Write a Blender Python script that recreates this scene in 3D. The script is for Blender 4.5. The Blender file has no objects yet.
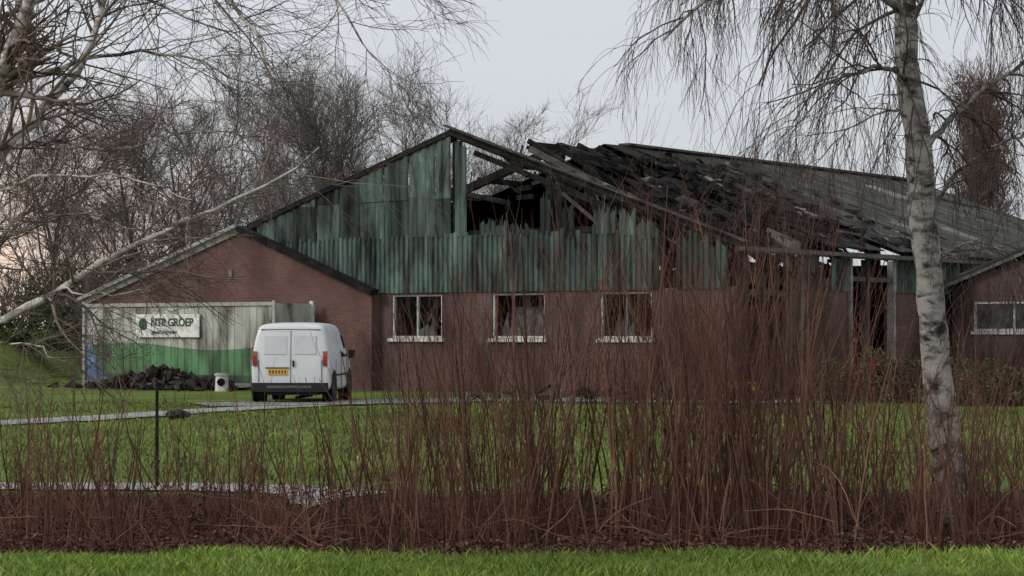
import bpy, math, random
import numpy as np
from mathutils import Vector, Matrix
random.seed(4); R=np.random.RandomState(7)
F=2190.0; CX=512.0; HY=333.0; CH=1.6
sc=bpy.context.scene
sc.view_settings.view_transform='Standard'; sc.view_settings.look='None'; sc.view_settings.exposure=0
def P(px,py,d): return ((px-CX)/F*d, d, CH-(py-HY)/F*d)

# ---------------------------------------------------------------- materials
def newmat(name):
    m=bpy.data.materials.new(name); m.use_nodes=True
    nt=m.node_tree; b=nt.nodes['Principled BSDF']; return m,nt,b
def setspec(b,v):
    if 'Specular IOR Level' in b.inputs: b.inputs['Specular IOR Level'].default_value=v
def mk(name,stops,scale=(1,1,1),ns=5,detail=6,rough=.9,bump=0.,tint=False,spec=.2,metal=0,dist=0.,bd=.02):
    m,nt,b=newmat(name); N=nt.nodes; L=nt.links
    tc=N.new('ShaderNodeTexCoord'); mp=N.new('ShaderNodeMapping'); mp.inputs['Scale'].default_value=scale
    L.new(tc.outputs['Object'],mp.inputs['Vector'])
    n=N.new('ShaderNodeTexNoise'); n.inputs['Scale'].default_value=ns; n.inputs['Detail'].default_value=detail
    n.inputs['Roughness'].default_value=.62; n.inputs['Distortion'].default_value=dist
    L.new(mp.outputs[0],n.inputs['Vector'])
    r=N.new('ShaderNodeValToRGB'); els=r.color_ramp.elements
    while len(els)<len(stops): els.new(.5)
    for e,(p,c) in zip(els,stops): e.position=p; e.color=(*c,1)
    L.new(n.outputs[0],r.inputs[0]); out=r.outputs[0]
    if tint:
        a=N.new('ShaderNodeAttribute'); a.attribute_name='tint'
        mx=N.new('ShaderNodeMix'); mx.data_type='RGBA'; mx.blend_type='MULTIPLY'; mx.inputs[0].default_value=1
        L.new(out,mx.inputs[6]); L.new(a.outputs['Color'],mx.inputs[7]); out=mx.outputs[2]
    L.new(out,b.inputs['Base Color']); b.inputs['Roughness'].default_value=rough; setspec(b,spec)
    b.inputs['Metallic'].default_value=metal
    if bump>0:
        bp=N.new('ShaderNodeBump'); bp.inputs['Strength'].default_value=bump; bp.inputs['Distance'].default_value=bd
        L.new(n.outputs[0],bp.inputs['Height']); L.new(bp.outputs[0],b.inputs['Normal'])
    return m
def simple(name,c,rough=.6,spec=.3,metal=0,var=.25):
    lo=tuple(x*(1-var) for x in c); hi=tuple(min(1,x*(1+var)) for x in c)
    return mk(name,[(.3,lo),(.7,hi)],ns=4,rough=rough,spec=spec,metal=metal)

# ---------------------------------------------------------------- mesh helpers
def mesh_obj(name,V,Fc,mats,parent=None,midx=None,tint=None,smooth=False):
    me=bpy.data.meshes.new(name)
    V=np.asarray(V,dtype=np.float32)
    if isinstance(Fc,np.ndarray):
        k=Fc.shape[1]; nf=Fc.shape[0]
        me.vertices.add(len(V)); me.vertices.foreach_set('co',V.ravel())
        me.loops.add(nf*k); me.loops.foreach_set('vertex_index',Fc.ravel().astype(np.int32))
        me.polygons.add(nf); me.polygons.foreach_set('loop_start',np.arange(0,nf*k,k,dtype=np.int32))
        me.update(calc_edges=True)
    else:
        me.from_pydata([tuple(map(float,v)) for v in V],[],Fc); me.update()
    for m in mats: me.materials.append(m)
    if midx is not None: me.polygons.foreach_set('material_index',np.asarray(midx,dtype=np.int32))
    if tint is not None:
        a=me.attributes.new('tint','FLOAT_COLOR','FACE')
        t=np.asarray(tint,dtype=np.float32)
        if t.ndim==1: t=np.stack([t,t,t],1)
        a.data.foreach_set('color',np.concatenate([t,np.ones((len(t),1),np.float32)],1).ravel())
    if smooth: me.polygons.foreach_set('use_smooth',np.ones(len(me.polygons),dtype=bool))
    o=bpy.data.objects.new(name,me); sc.collection.objects.link(o)
    if parent: o.parent=parent
    return o
def empty(name,loc=(0,0,0),rz=0):
    e=bpy.data.objects.new(name,None); sc.collection.objects.link(e); e.location=loc; e.rotation_euler=(0,0,rz); e.empty_display_size=.3
    return e
class MB:
    def __init__(s): s.v=[];s.f=[];s.m=[];s.t=[]
    def add(s,vs,fs,m=0,t=1.0):
        o=len(s.v); s.v+= [tuple(v) for v in vs]
        for f in fs: s.f.append(tuple(i+o for i in f)); s.m.append(m); s.t.append(t if isinstance(t,(tuple,list)) else (t,t,t))
    def box(s,x0,x1,y0,y1,z0,z1,m=0,t=1.0):
        vs=[(x,y,z) for z in (z0,z1) for (x,y) in ((x0,y0),(x1,y0),(x1,y1),(x0,y1))]
        s.add(vs,[(3,2,1,0),(4,5,6,7),(0,1,5,4),(1,2,6,5),(2,3,7,6),(3,0,4,7)],m,t)
    def beam(s,p0,p1,w,h,m=0,t=1.0,roll=0):
        p0=Vector(p0);p1=Vector(p1);d=(p1-p0).normalized(); up=Vector((0,0,1))
        if abs(d.z)>.95: up=Vector((0,1,0))
        a=d.cross(up).normalized(); b=a.cross(d).normalized()
        if roll: 
            q=Matrix.Rotation(roll,3,d); a=q@a;b=q@b
        vs=[]
        for p in (p0,p1):
            for (i,j) in ((-1,-1),(1,-1),(1,1),(-1,1)): vs.append(p+a*(i*w/2)+b*(j*h/2))
        s.add(vs,[(0,1,2,3),(7,6,5,4),(0,4,5,1),(1,5,6,2),(2,6,7,3),(3,7,4,0)],m,t)
    def poly(s,pts,y0,y1,m=0,t=1.0):
        n=len(pts); vs=[(x,y0,z) for x,z in pts]+[(x,y1,z) for x,z in pts]
        fs=[tuple(range(n)),tuple(range(2*n-1,n-1,-1))]+[(i,i+n,(i+1)%n+n,(i+1)%n) for i in range(n)]
        s.add(vs,fs,m,t)
    def cyl(s,c,r,h,axis='z',n=20,m=0,t=1.0,r2=None):
        r2=r if r2 is None else r2; vs=[]
        for k,rr in ((-.5,r),(.5,r2)):
            for i in range(n):
                a=2*math.pi*i/n; u=rr*math.cos(a); w=rr*math.sin(a)
                p={'z':(u,w,k*h),'x':(k*h,u,w),'y':(u,k*h,w)}[axis]
                vs.append((c[0]+p[0],c[1]+p[1],c[2]+p[2]))
        s.add(vs,[tuple(range(n)),tuple(range(2*n-1,n-1,-1))]+[(i,(i+1)%n,(i+1)%n+n,i+n) for i in range(n)],m,t)
    def build(s,name,mats,parent=None,bevel=0,smooth=False):
        o=mesh_obj(name,s.v,s.f,mats,parent,s.m,s.t,smooth)
        if bevel:
            b=o.modifiers.new('bev','BEVEL'); b.width=bevel; b.segments=2; b.limit_method='ANGLE'
        return o

# tubes -----------------------------------------------------------
class Tubes:
    def __init__(s): s.V=[];s.Fc=[];s.T=[];s.n=0
    def add(s,paths,rads,sides=3,tint=None):
        M,N,_=paths.shape
        if M==0: return
        tan=np.gradient(paths,axis=1); tan/= (np.linalg.norm(tan,axis=2,keepdims=True)+1e-9)
        ref=R.normal(size=(M,1,3)); a=np.cross(tan,np.broadcast_to(ref,tan.shape)); a/=(np.linalg.norm(a,axis=2,keepdims=True)+1e-9)
        b=np.cross(tan,a)
        ang=np.arange(sides)*2*np.pi/sides
        ring=paths[:,:,None,:]+rads[:,:,None,None]*(np.cos(ang)[None,None,:,None]*a[:,:,None,:]+np.sin(ang)[None,None,:,None]*b[:,:,None,:])
        s.V.append(ring.reshape(-1,3))
        base=(np.arange(M)*N*sides)[:,None,None]; i=(np.arange(N-1)*sides)[None,:,None]; j=np.arange(sides)[None,None,:]; j2=(j+1)%sides
        q=np.stack([base+i+j,base+i+j2,base+i+sides+j2,base+i+sides+j],-1).reshape(-1,4)+s.n
        s.Fc.append(q); s.n+=M*N*sides
        tt=np.ones(M) if tint is None else tint
        s.T.append(np.repeat(tt,(N-1)*sides))
    def build(s,name,mat,parent=None):
        return mesh_obj(name,np.concatenate(s.V),np.concatenate(s.Fc),[mat],parent,tint=np.concatenate(s.T),smooth=True)
def nrm(v): return v/(np.linalg.norm(v,axis=-1,keepdims=True)+1e-9)
def grow(st,di,ln,nseg,wander,trop):
    M=len(st); pts=[st]; d=nrm(di); p=st; trop=np.asarray(trop)
    for k in range(nseg):
        d=nrm(d+R.normal(size=(M,3))*wander+trop); p=p+d*(ln/nseg)[:,None]; pts.append(p)
    return np.stack(pts,1)
def taper(r0,nseg,tip=.25):
    t=np.linspace(0,1,nseg+1); return r0[:,None]*(1-(1-tip)*t[None,:])
def spawn(paths,rads,lens,n,tmin=.15,ang=(.5,.9),ratio=.5,rr=.6,fall=.55,tmax=.98,rmin=0.002):
    M,N,_=paths.shape; idx=np.repeat(np.arange(M),n); K=len(idx)
    t=R.uniform(tmin,tmax,K); f=t*(N-1); i=np.minimum(f.astype(int),N-2); w=(f-i)[:,None]
    p=paths[idx,i]*(1-w)+paths[idx,i+1]*w; T=nrm(paths[idx,i+1]-paths[idx,i])
    pr=nrm(np.cross(T,R.normal(size=(K,3)))); a=R.uniform(*ang,K)[:,None]
    d=np.cos(a)*T+np.sin(a)*pr
    ln=lens[idx]*ratio*(1-fall*t)*R.uniform(.6,1.25,K)
    r=np.maximum((rads[idx,i]*(1-w[:,0])+rads[idx,i+1]*w[:,0])*rr,rmin)
    return p,d,ln,r
def resample(pts,n):
    pts=np.array(pts,float); k=len(pts); u=np.linspace(0,k-1,n); out=[]
    for x in u:
        i=min(int(x),k-2); f=x-i; p0=pts[max(i-1,0)];p1=pts[i];p2=pts[i+1];p3=pts[min(i+2,k-1)]
        out.append(.5*((2*p1)+(-p0+p2)*f+(2*p0-5*p1+4*p2-p3)*f*f+(-p0+3*p1-3*p2+p3)*f**3))
    return np.array(out)

# ---------------------------------------------------------------- camera
cam=bpy.data.cameras.new('camera'); co=bpy.data.objects.new('camera',cam); sc.collection.objects.link(co)
cam.sensor_width=36; cam.lens=F*36/1024; cam.shift_y=(HY-288)/1024; cam.clip_end=3000; cam.clip_start=.1
co.location=(0,0,CH); co.rotation_euler=(math.radians(90),0,0); sc.camera=co

# ---------------------------------------------------------------- world + sun
w=bpy.data.worlds.new('World'); sc.world=w; w.use_nodes=True; nt=w.node_tree; N=nt.nodes; L=nt.links
bg=N['Background']; sky=N.new('ShaderNodeTexSky'); sky.sky_type='NISHITA'; sky.sun_disc=False
EL=22; ROT=-75
sky.sun_elevation=math.radians(EL); sky.sun_rotation=math.radians(ROT); sky.dust_density=2.0; sky.air_density=1.0; sky.ozone_density=1.5
hs=N.new('ShaderNodeHueSaturation'); hs.inputs['Saturation'].default_value=.3
L.new(sky.outputs[0],hs.inputs['Color'])
tc=N.new('ShaderNodeTexCoord'); mp=N.new('ShaderNodeMapping'); mp.inputs['Scale'].default_value=(1,1,4)
nz=N.new('ShaderNodeTexNoise'); nz.inputs['Scale'].default_value=2.2; nz.inputs['Detail'].default_value=4
L.new(tc.outputs['Generated'],mp.inputs[0]); L.new(mp.outputs[0],nz.inputs['Vector'])
mx=N.new('ShaderNodeMix'); mx.data_type='RGBA'; mx.inputs[7].default_value=(5.75,6.05,6.5,1)
mr=N.new('ShaderNodeMapRange'); mr.inputs[1].default_value=.3; mr.inputs[2].default_value=.7; mr.inputs[3].default_value=.6; mr.inputs[4].default_value=.85
L.new(nz.outputs[0],mr.inputs[0]); L.new(mr.outputs[0],mx.inputs[0]); L.new(hs.outputs[0],mx.inputs[6])
sx=N.new('ShaderNodeSeparateXYZ'); L.new(tc.outputs['Generated'],sx.inputs[0])
g1=N.new('ShaderNodeMapRange'); g1.inputs[1].default_value=-.08; g1.inputs[2].default_value=-.24; L.new(sx.outputs[0],g1.inputs[0])
g2=N.new('ShaderNodeMapRange'); g2.inputs[1].default_value=.12; g2.inputs[2].default_value=.02; L.new(sx.outputs[2],g2.inputs[0])
gm_=N.new('ShaderNodeMath'); gm_.operation='MULTIPLY'; L.new(g1.outputs[0],gm_.inputs[0]); L.new(g2.outputs[0],gm_.inputs[1])
mw=N.new('ShaderNodeMix'); mw.data_type='RGBA'; mw.inputs[7].default_value=(9.0,6.6,5.0,1); L.new(gm_.outputs[0],mw.inputs[0]); L.new(mx.outputs[2],mw.inputs[6])
L.new(mw.outputs[2],bg.inputs[0])
bg.inputs[1].default_value=.127
sl=bpy.data.lights.new('sun','SUN'); so=bpy.data.objects.new('sun',sl); sc.collection.objects.link(so)
sl.energy=1.2; sl.angle=math.radians(16); sl.color=(1,.95,.88)
sd=Vector((math.sin(math.radians(ROT))*math.cos(math.radians(EL)),-.55,math.sin(math.radians(40))))
so.rotation_euler=sd.to_track_quat('Z','Y').to_euler()

# ---------------------------------------------------------------- ground
def sm(x): x=np.clip(x,0,1); return x*x*(3-2*x)
def zg(x,y):
    x=np.asarray(x,float); y=np.asarray(y,float)
    d=-.32*sm((y-15.9)/1.2)*(1-sm((y-20.3)/1.3))
    bank=1.75*sm((-x-14.5)/2.5)*sm((y-64)/9)
    und=.05*np.sin(x*.35+1)*np.sin(y*.22)*sm((y-26)/6)*(1-sm((y-40)/5))
    return d+bank+und
xs=np.concatenate([[-1500,-600,-250,-120],np.linspace(-70,70,141),[120,250,600,1500]])
ys=np.concatenate([[-40,-10,5],np.linspace(12,26,57),np.linspace(27,110,84),[150,250,500,1200,2500]])
X,Y=np.meshgrid(xs,ys); Z=zg(X,Y); V=np.stack([X,Y,Z],-1).reshape(-1,3); nx=len(xs)
ii,jj=np.meshgrid(np.arange(nx-1),np.arange(len(ys)-1)); q=(jj*nx+ii).ravel(); Fq=np.stack([q,q+1,q+nx+1,q+nx],1)
m,nt,b=newmat('grass_ground'); N=nt.nodes; L=nt.links
tc=N.new('ShaderNodeTexCoord')
def noise(N,L,src,scale,det=6,sv=(1,1,1)):
    mp=N.new('ShaderNodeMapping'); mp.inputs['Scale'].default_value=sv; L.new(src,mp.inputs[0])
    n=N.new('ShaderNodeTexNoise'); n.inputs['Scale'].default_value=scale; n.inputs['Detail'].default_value=det; L.new(mp.outputs[0],n.inputs['Vector']); return n
def ramp(N,L,src,stops):
    r=N.new('ShaderNodeValToRGB'); els=r.color_ramp.elements
    while len(els)<len(stops): els.new(.5)
    for e,(p,c) in zip(els,stops): e.position=p; e.color=(*c,1)
    L.new(src,r.inputs[0]); return r
n1=noise(N,L,tc.outputs['Object'],.35,8); n2=noise(N,L,tc.outputs['Object'],9,6)
r1=ramp(N,L,n1.outputs[0],[(.34,(.105,.135,.035)),(.5,(.13,.19,.043)),(.66,(.17,.23,.06))])
r2=ramp(N,L,n2.outputs[0],[(.3,(.5,.5,.45)),(.7,(1.3,1.25,1.15))])
mu=N.new('ShaderNodeMix'); mu.data_type='RGBA'; mu.blend_type='MULTIPLY'; mu.inputs[0].default_value=1
L.new(r1.outputs[0],mu.inputs[6]); L.new(r2.outputs[0],mu.inputs[7])
sx=N.new('ShaderNodeSeparateXYZ'); L.new(tc.outputs['Object'],sx.inputs[0])
n3=noise(N,L,tc.outputs['Object'],1.3,5)
ad=N.new('ShaderNodeMath'); ad.operation='MULTIPLY_ADD'; ad.inputs[1].default_value=1.6; L.new(n3.outputs[0],ad.inputs[0]); L.new(sx.outputs[1],ad.inputs[2])
rr=N.new('ShaderNodeMapRange'); rr.inputs[1].default_value=16.3; rr.inputs[2].default_value=16.7; L.new(ad.outputs[0],rr.inputs[0])
rs=N.new('ShaderNodeMapRange'); rs.inputs[1].default_value=22.2; rs.inputs[2].default_value=23.2; rs.inputs[3].default_value=1; rs.inputs[4].default_value=0; L.new(ad.outputs[0],rs.inputs[0])
mm=N.new('ShaderNodeMath'); mm.operation='MULTIPLY'; L.new(rr.outputs[0],mm.inputs[0]); L.new(rs.outputs[0],mm.inputs[1])
br=ramp(N,L,n2.outputs[0],[(.3,(.03,.018,.013)),(.7,(.12,.07,.048))])
mf=N.new('ShaderNodeMix'); mf.data_type='RGBA'; L.new(mm.outputs[0],mf.inputs[0]); L.new(mu.outputs[2],mf.inputs[6]); L.new(br.outputs[0],mf.inputs[7])
L.new(mf.outputs[2],b.inputs['Base Color']); b.inputs['Roughness'].default_value=1; setspec(b,.1)
bp=N.new('ShaderNodeBump'); bp.inputs['Strength'].default_value=.6; bp.inputs['Distance'].default_value=.05; L.new(n2.outputs[0],bp.inputs['Height']); L.new(bp.outputs[0],b.inputs['Normal'])
mesh_obj('ground',V,Fq,[m],smooth=True)

def ribbon(name,pts,width,mat,dz=.006,thick=0):
    c=resample(pts,60); d=nrm(np.gradient(c,axis=0)); nr=np.stack([-d[:,1],d[:,0]],1)
    wl=(width/2*(1+.10*R.normal(size=len(c))))[:,None]; wr_=(width/2*(1+.10*R.normal(size=len(c))))[:,None]
    l=c+nr*wl; r=c-nr*wr_; k=len(c)
    V=[]
    for a in (l,c,r): V.append(np.stack([a[:,0],a[:,1],zg(a[:,0],a[:,1])+dz],1))
    V=np.concatenate(V); Fc=[]
    for s in (0,1):
        for i in range(k-1): Fc.append((s*k+i,(s+1)*k+i,(s+1)*k+i+1,s*k+i+1))
    return mesh_obj(name,V,Fc,[mat])
mpath=mk('path_concrete',[(.3,(.24,.235,.22)),(.7,(.42,.40,.39))],ns=2.5,bump=.3)
def G(px,py): d=CH*F/(py-HY); return ((px-CX)/F*d,d)
ribbon('garden_path',[G(-160,430),G(-40,424),G(100,418),G(200,412),G(290,407),G(345,404)],1.3,mpath,.03)
ribbon('canal_side_path',[(-16,22.6),(-8,22.6),(-5,22.65),(-3.2,22.5),(-2.2,22.1),(-1.6,21.4)],1.0,mpath,.02)
ribbon('driveway',[G(200,406),G(290,405),G(380,403),G(500,401),G(620,402),G(760,403),G(900,401),G(1150,401)],2.6,mk('driveway_asphalt',[(.3,(.17,.17,.17)),(.7,(.34,.33,.33))],ns=3,bump=.3),.04)

def blades(name,n,xr,yr,h,wd,mat,mask=None):
    x=R.uniform(*xr,n); y=R.uniform(*yr,n)
    if mask is not None: k=mask(x,y); x=x[k];y=y[k]; n=len(x)
    z=zg(x,y)-.005; a=R.uniform(0,6.28,n); hh=R.uniform(*h,n)*(1+.35*np.sin(x*2.7)*np.sin(y*3.1+x)); lx=R.normal(0,.4,n)*hh; ly=R.normal(0,.4,n)*hh
    wx=np.cos(a)*wd/2; wy=np.sin(a)*wd/2
    V=np.stack([np.stack([x-wx,y-wy,z],1),np.stack([x+wx,y+wy,z],1),np.stack([x+wx*.6+lx*.4,y+wy*.6+ly*.4,z+hh*.6],1),np.stack([x+lx,y+ly,z+hh],1)],1).reshape(-1,3)
    i=np.arange(n)*4; Fc=np.concatenate([np.stack([i,i+1,i+2],1),np.stack([i,i+2,i+3],1)])
    t=R.uniform(.55,1.3,n)*(1+.2*np.sin(x*1.3+1)*np.sin(y*1.1))*(1+.15*np.sin(x*.5+y*.3)); c=np.stack([t*R.uniform(.85,1.4,n),t,t*R.uniform(.8,1.2,n)],1); c=np.concatenate([c,c])
    return mesh_obj(name,V,Fc,[mat],tint=c)
mblade=mk('grass_blades',[(.35,(.165,.28,.045)),(.65,(.24,.37,.08))],ns=.8,rough=.7,tint=True)
mblade2=mk('lawn_blades',[(.35,(.12,.175,.04)),(.65,(.185,.255,.068))],ns=.5,rough=.8,tint=True)
blades('verge_grass',80000,(-5.5,5.5),(13.2,16.3),(.03,.09),.009,mblade,lambda x,y: y<15.6+.16*np.sin(x*2.1)+.1*np.sin(x*5.3)+R.normal(0,.14,len(x)))
blades('lawn_grass',85000,(-16,15),(23.6,56),(.03,.085),.03,mblade2,lambda x,y: (np.abs(x)<y*.26+1)&(y<50.5)&(np.abs(y-np.interp(x,*zip(*sorted([G(-160,430),G(-40,424),G(100,418),G(200,412),G(290,407)]))))>.7))

# ---------------------------------------------------------------- burned hall
hall=empty('burned_brick_hall',(5.5,54,0),math.atan2(-.599,.8))
def brickmat(name,c1,c2,soot):
    m,nt,b=newmat(name); N=nt.nodes; L=nt.links
    tc=N.new('ShaderNodeTexCoord'); sx=N.new('ShaderNodeSeparateXYZ'); L.new(tc.outputs['Object'],sx.inputs[0])
    a=N.new('ShaderNodeMath'); L.new(sx.outputs[0],a.inputs[0]); L.new(sx.outputs[1],a.inputs[1])
    cb=N.new('ShaderNodeCombineXYZ'); L.new(a.outputs[0],cb.inputs[0]); L.new(sx.outputs[2],cb.inputs[1])
    bk=N.new('ShaderNodeTexBrick'); bk.inputs['Scale'].default_value=1; bk.inputs['Brick Width'].default_value=.22; bk.inputs['Row Height'].default_value=.068
    bk.inputs['Mortar Size'].default_value=.006; bk.inputs['Color1'].default_value=(*c1,1); bk.inputs['Color2'].default_value=(*c2,1); bk.inputs['Mortar'].default_value=(.16,.125,.115,1)
    L.new(cb.outputs[0],bk.inputs['Vector'])
    n=noise(N,L,tc.outputs['Object'],.7,9,(1,1,.6)); r=ramp(N,L,n.outputs[0],soot)
    mu=N.new('ShaderNodeMix'); mu.data_type='RGBA'; mu.blend_type='MULTIPLY'; mu.inputs[0].default_value=1
    L.new(bk.outputs['Color'],mu.inputs[6]); L.new(r.outputs[0],mu.inputs[7]); L.new(mu.outputs[2],b.inputs['Base Color'])
    b.inputs['Roughness'].default_value=.95; setspec(b,.15)
    bp=N.new('ShaderNodeBump'); bp.inputs['Strength'].default_value=.4; bp.inputs['Distance'].default_value=.01; L.new(bk.outputs['Fac'],bp.inputs['Height']); bp.invert=True; L.new(bp.outputs[0],b.inputs['Normal'])
    return m
mbrick=brickmat('red_brick',(.172,.088,.078),(.132,.072,.065),[(.3,(.55,.54,.54)),(.5,(1,1,1)),(.72,(1.25,1.2,1.18))])
mbrick2=brickmat('scorched_brick',(.145,.088,.082),(.115,.07,.066),[(.36,(.35,.35,.36)),(.52,(.9,.9,.9)),(.72,(1.3,1.28,1.28))])
mgreen=mk('green_corrugated_cladding',[(.36,(.013,.015,.014)),(.46,(.046,.062,.056)),(.57,(.09,.137,.118)),(.76,(.19,.26,.23))],scale=(1.9,1.9,.40),ns=1.0,detail=10,rough=.7,tint=True,dist=.6)
mroof=mk('fibre_cement_roof',[(.3,(.03,.03,.028)),(.5,(.075,.073,.064)),(.68,(.13,.125,.105)),(.8,(.24,.23,.20))],scale=(.5,1.8,.5),ns=1.3,detail=9,rough=.95,tint=True,bump=.4)
mchar=mk('charred_timber',[(.35,(.006,.0058,.0055)),(.6,(.026,.023,.021)),(.8,(.10,.09,.082))],scale=(1,1,1),ns=3,detail=8,rough=.9,tint=True)
mwhite=mk('weathered_white_paint',[(.3,(.42,.41,.39)),(.6,(.70,.69,.67))],ns=6,rough=.6,tint=True)
mdark=simple('soot_black',(.012,.011,.011),.95,.05)
mgrey=mk('grey_fascia',[(.3,(.10,.10,.10)),(.7,(.26,.26,.25))],ns=2,rough=.7,tint=True)
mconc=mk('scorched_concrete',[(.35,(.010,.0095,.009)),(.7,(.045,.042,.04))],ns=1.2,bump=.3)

RX,RZ=-8.8,7.1
def zr(x): return RZ-.32*(RX-x) if x<RX else RZ-.364*(x-RX)
wz0,wz1=1.46,2.66; top=2.74
wins=[(-11.03,-9.25),(-7.54,-5.79),(-4.04,-2.44)]
b=MB(); x=-12.2
for (a,c) in wins:
    b.box(x,a,0,.25,-.1,top,0); b.box(a,c,.0,.25,-.1,wz0-.002,0); b.box(a,c,.0,.25,wz1+.002,top,0); x=c
b.box(x,0,0,.25,-.1,top,0)
b.box(-.25,-.002,.252,.5,-.1,3.7,0)
b.box(-.25,0,2.72,5.96,-.1,2.74,0)
b.box(-.25,0,8.41,27,-.1,2.74,0)
b.box(-.25,0,.5,2.72,-.1,.12,0)
b.box(-17.9,-.25,26.75,27,-.1,3.7,1)
b.box(-18.1,-17.85,.3,27,-.1,2.9,1)
b.build('brick_walls',[mbrick2,mconc],hall)
b=MB()
for k,(a,c) in enumerate(wins):
    fw=.06; y0,y1=.04,.12
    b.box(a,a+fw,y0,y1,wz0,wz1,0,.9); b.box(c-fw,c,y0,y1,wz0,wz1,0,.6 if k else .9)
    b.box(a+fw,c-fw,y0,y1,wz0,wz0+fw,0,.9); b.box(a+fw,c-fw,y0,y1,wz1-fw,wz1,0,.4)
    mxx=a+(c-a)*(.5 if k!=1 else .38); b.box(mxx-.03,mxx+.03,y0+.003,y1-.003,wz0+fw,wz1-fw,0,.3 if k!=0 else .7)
    b.box(a-.08,c+.08,-.1,.036,wz0-.1,wz0-.004,0,.95)
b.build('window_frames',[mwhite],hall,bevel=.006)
mglass=mk('sooty_glass',[(.35,(.02,.022,.022)),(.65,(.10,.11,.115))],ns=3,rough=.25,spec=.5)
b=MB()
for k,(a,c) in enumerate(wins):
    for q in range(3):
        px=R.uniform(a+.1,c-.5); w_=R.uniform(.2,.5); z=R.uniform(wz0+.07,wz0+.3)
        b.poly([(px,wz0+.07),(px+w_,wz0+.07),(px+w_*.8,z+R.uniform(.1,.5)),(px+w_*.1,z)],.075+q*.004,.078+q*.004,0)
b.build('broken_glass',[mglass],hall)
b=MB()
for k,(a,c) in enumerate(wins):
    for q in range(8):
        x0=R.uniform(a,c); b.beam((x0,.5+R.uniform(0,.8),2.7),(x0+R.uniform(-.5,.5),.5+R.uniform(0,.6),R.uniform(1.5,2.3)),R.uniform(.02,.12),.02,0,R.choice([1,4,10]))
b.box(-7.2,-6.2,.6,.64,1.4,2.3,0,8)
b.build('hanging_debris',[mchar],hall)
b=MB()
def corr(b,xa,xb,zbot,ztopf,y,pitch=.17,depth=.045,jag=0,ti=1.0,tvar=.12):
    n=max(1,int(round((xb-xa)/pitch))); p=(xb-xa)/n
    for i in range(n):
        x0=xa+i*p; tx=ti*R.uniform(1-tvar,1+tvar)
        seg=[(x0,y),(x0+p*.3,y),(x0+p*.45,y-depth),(x0+p*.85,y-depth),(x0+p,y)]
        jz=R.uniform(-jag,jag) if jag else 0
        for (s0,s1) in zip(seg[:-1],seg[1:]):
            zt0=ztopf(s0[0])+jz; zt1=ztopf(s1[0])+jz
            if min(zt0,zt1)<=zbot+.02: continue
            b.add([(s0[0],s0[1],zbot),(s1[0],s1[1],zbot),(s1[0],s1[1],zt1),(s0[0],s0[1],zt0)],[(0,1,2,3)],0,tx)
MIDZ=4.28
corr(b,-16.2,-9.0,2.70,lambda x:min(MIDZ,zr(x)-.08),-.03,ti=1.15,tvar=.12)
corr(b,-9.0,-4.6,2.70,lambda x:MIDZ,-.03,jag=.06,ti=1.05,tvar=.15)
corr(b,-4.6,-2.2,2.70,lambda x:min(MIDZ,zr(x)-.1),-.03,jag=.14,ti=.85,tvar=.3)
corr(b,-1.7,-.2,2.70,lambda x:min(MIDZ-.3,zr(x)-.15),-.03,jag=.3,ti=.7,tvar=.3)
x=-16.1
while x<-8.95:
    wd=R.uniform(.65,.95); xe=min(x+wd,-8.9); 
    if xe-x<.2: break
    for (za,zb_) in ((MIDZ-.02,5.3),(5.26,9)):
        if zr(x)<za and zr(xe)<za: continue
        ti=R.choice([.35,.6,.9,1.15,1.5],p=[.18,.22,.25,.2,.15])
        y=-.05+R.uniform(-.02,.02)-(.01 if za>5 else 0)
        corr(b,x+.02,xe,za-R.uniform(0,.1),lambda q:min(zr(q)-.09,zb_),y,pitch=.31,depth=.03,jag=.03,ti=float(ti),tvar=.18)
    x=xe
for (xa,xb,z0,z1,ti) in [(-8.75,-8.35,4.2,6.7,.9),(-5.9,-5.55,4.2,5.2,.3),(-5.2,-4.8,4.1,4.8,.5),(-4.2,-3.5,4.15,4.8,1.3),(-3.4,-2.9,4.1,4.65,1.1),(-2.8,-2.3,4.0,4.4,.6),(-7.9,-7.0,4.2,4.55,.8),(-6.9,-6.2,4.2,4.4,.4)]:
    corr(b,xa,xb,z0,lambda q:min(z1+R.uniform(-.15,.15),zr(q)-.12),-.06,pitch=.2,depth=.03,ti=ti,tvar=.3)
def corry(b,ya,yb,z0,z1,x,pitch=.2,ti=1.):
    n=int((yb-ya)/pitch); p=(yb-ya)/n
    for i in range(n):
        y0=ya+i*p; t=ti*R.uniform(.7,1.2)
        seg=[(y0,x),(y0+p*.3,x),(y0+p*.45,x+.04),(y0+p*.85,x+.04),(y0+p,x)]
        for s0,s1 in zip(seg[:-1],seg[1:]):
            b.add([(s0[1],s0[0],z0),(s1[1],s1[0],z0),(s1[1],s1[0],z1),(s0[1],s0[0],z1)],[(0,1,2,3)],0,t)
corry(b,3.3,4.2,2.72,3.6,.02,ti=1.3); corry(b,4.9,5.9,2.72,3.6,.02,ti=1.7); corry(b,4.2,4.9,2.72,3.05,.02,ti=.7)
corry(b,8.45,27,2.72,3.6,.02,ti=1.7); 
b.build('green_cladding',[mgreen],hall)
b=MB()
for y,ti in ((.45,.3),(1.3,.4),(2.0,.25),(2.66,.7),(3.25,.9),(5.93,1.6),(6.9,.3),(8.44,1.8)):
    b.box(-.14,.07,y-.06,y+.06,0,3.59,0,ti)
b.box(-.1,.03,.6,2.6,2.55,2.68,0,.4)
b.box(-.1,.03,6.0,8.4,3.0,3.12,0,.5)
b.box(.004,.1,.0,27.2,3.6,3.76,1,.5)
b.box(.3,.42,-.3,27.4,3.62,3.72,1,.7)
b.build('door_posts',[mgrey,mgrey],hall)
b=MB()
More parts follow.
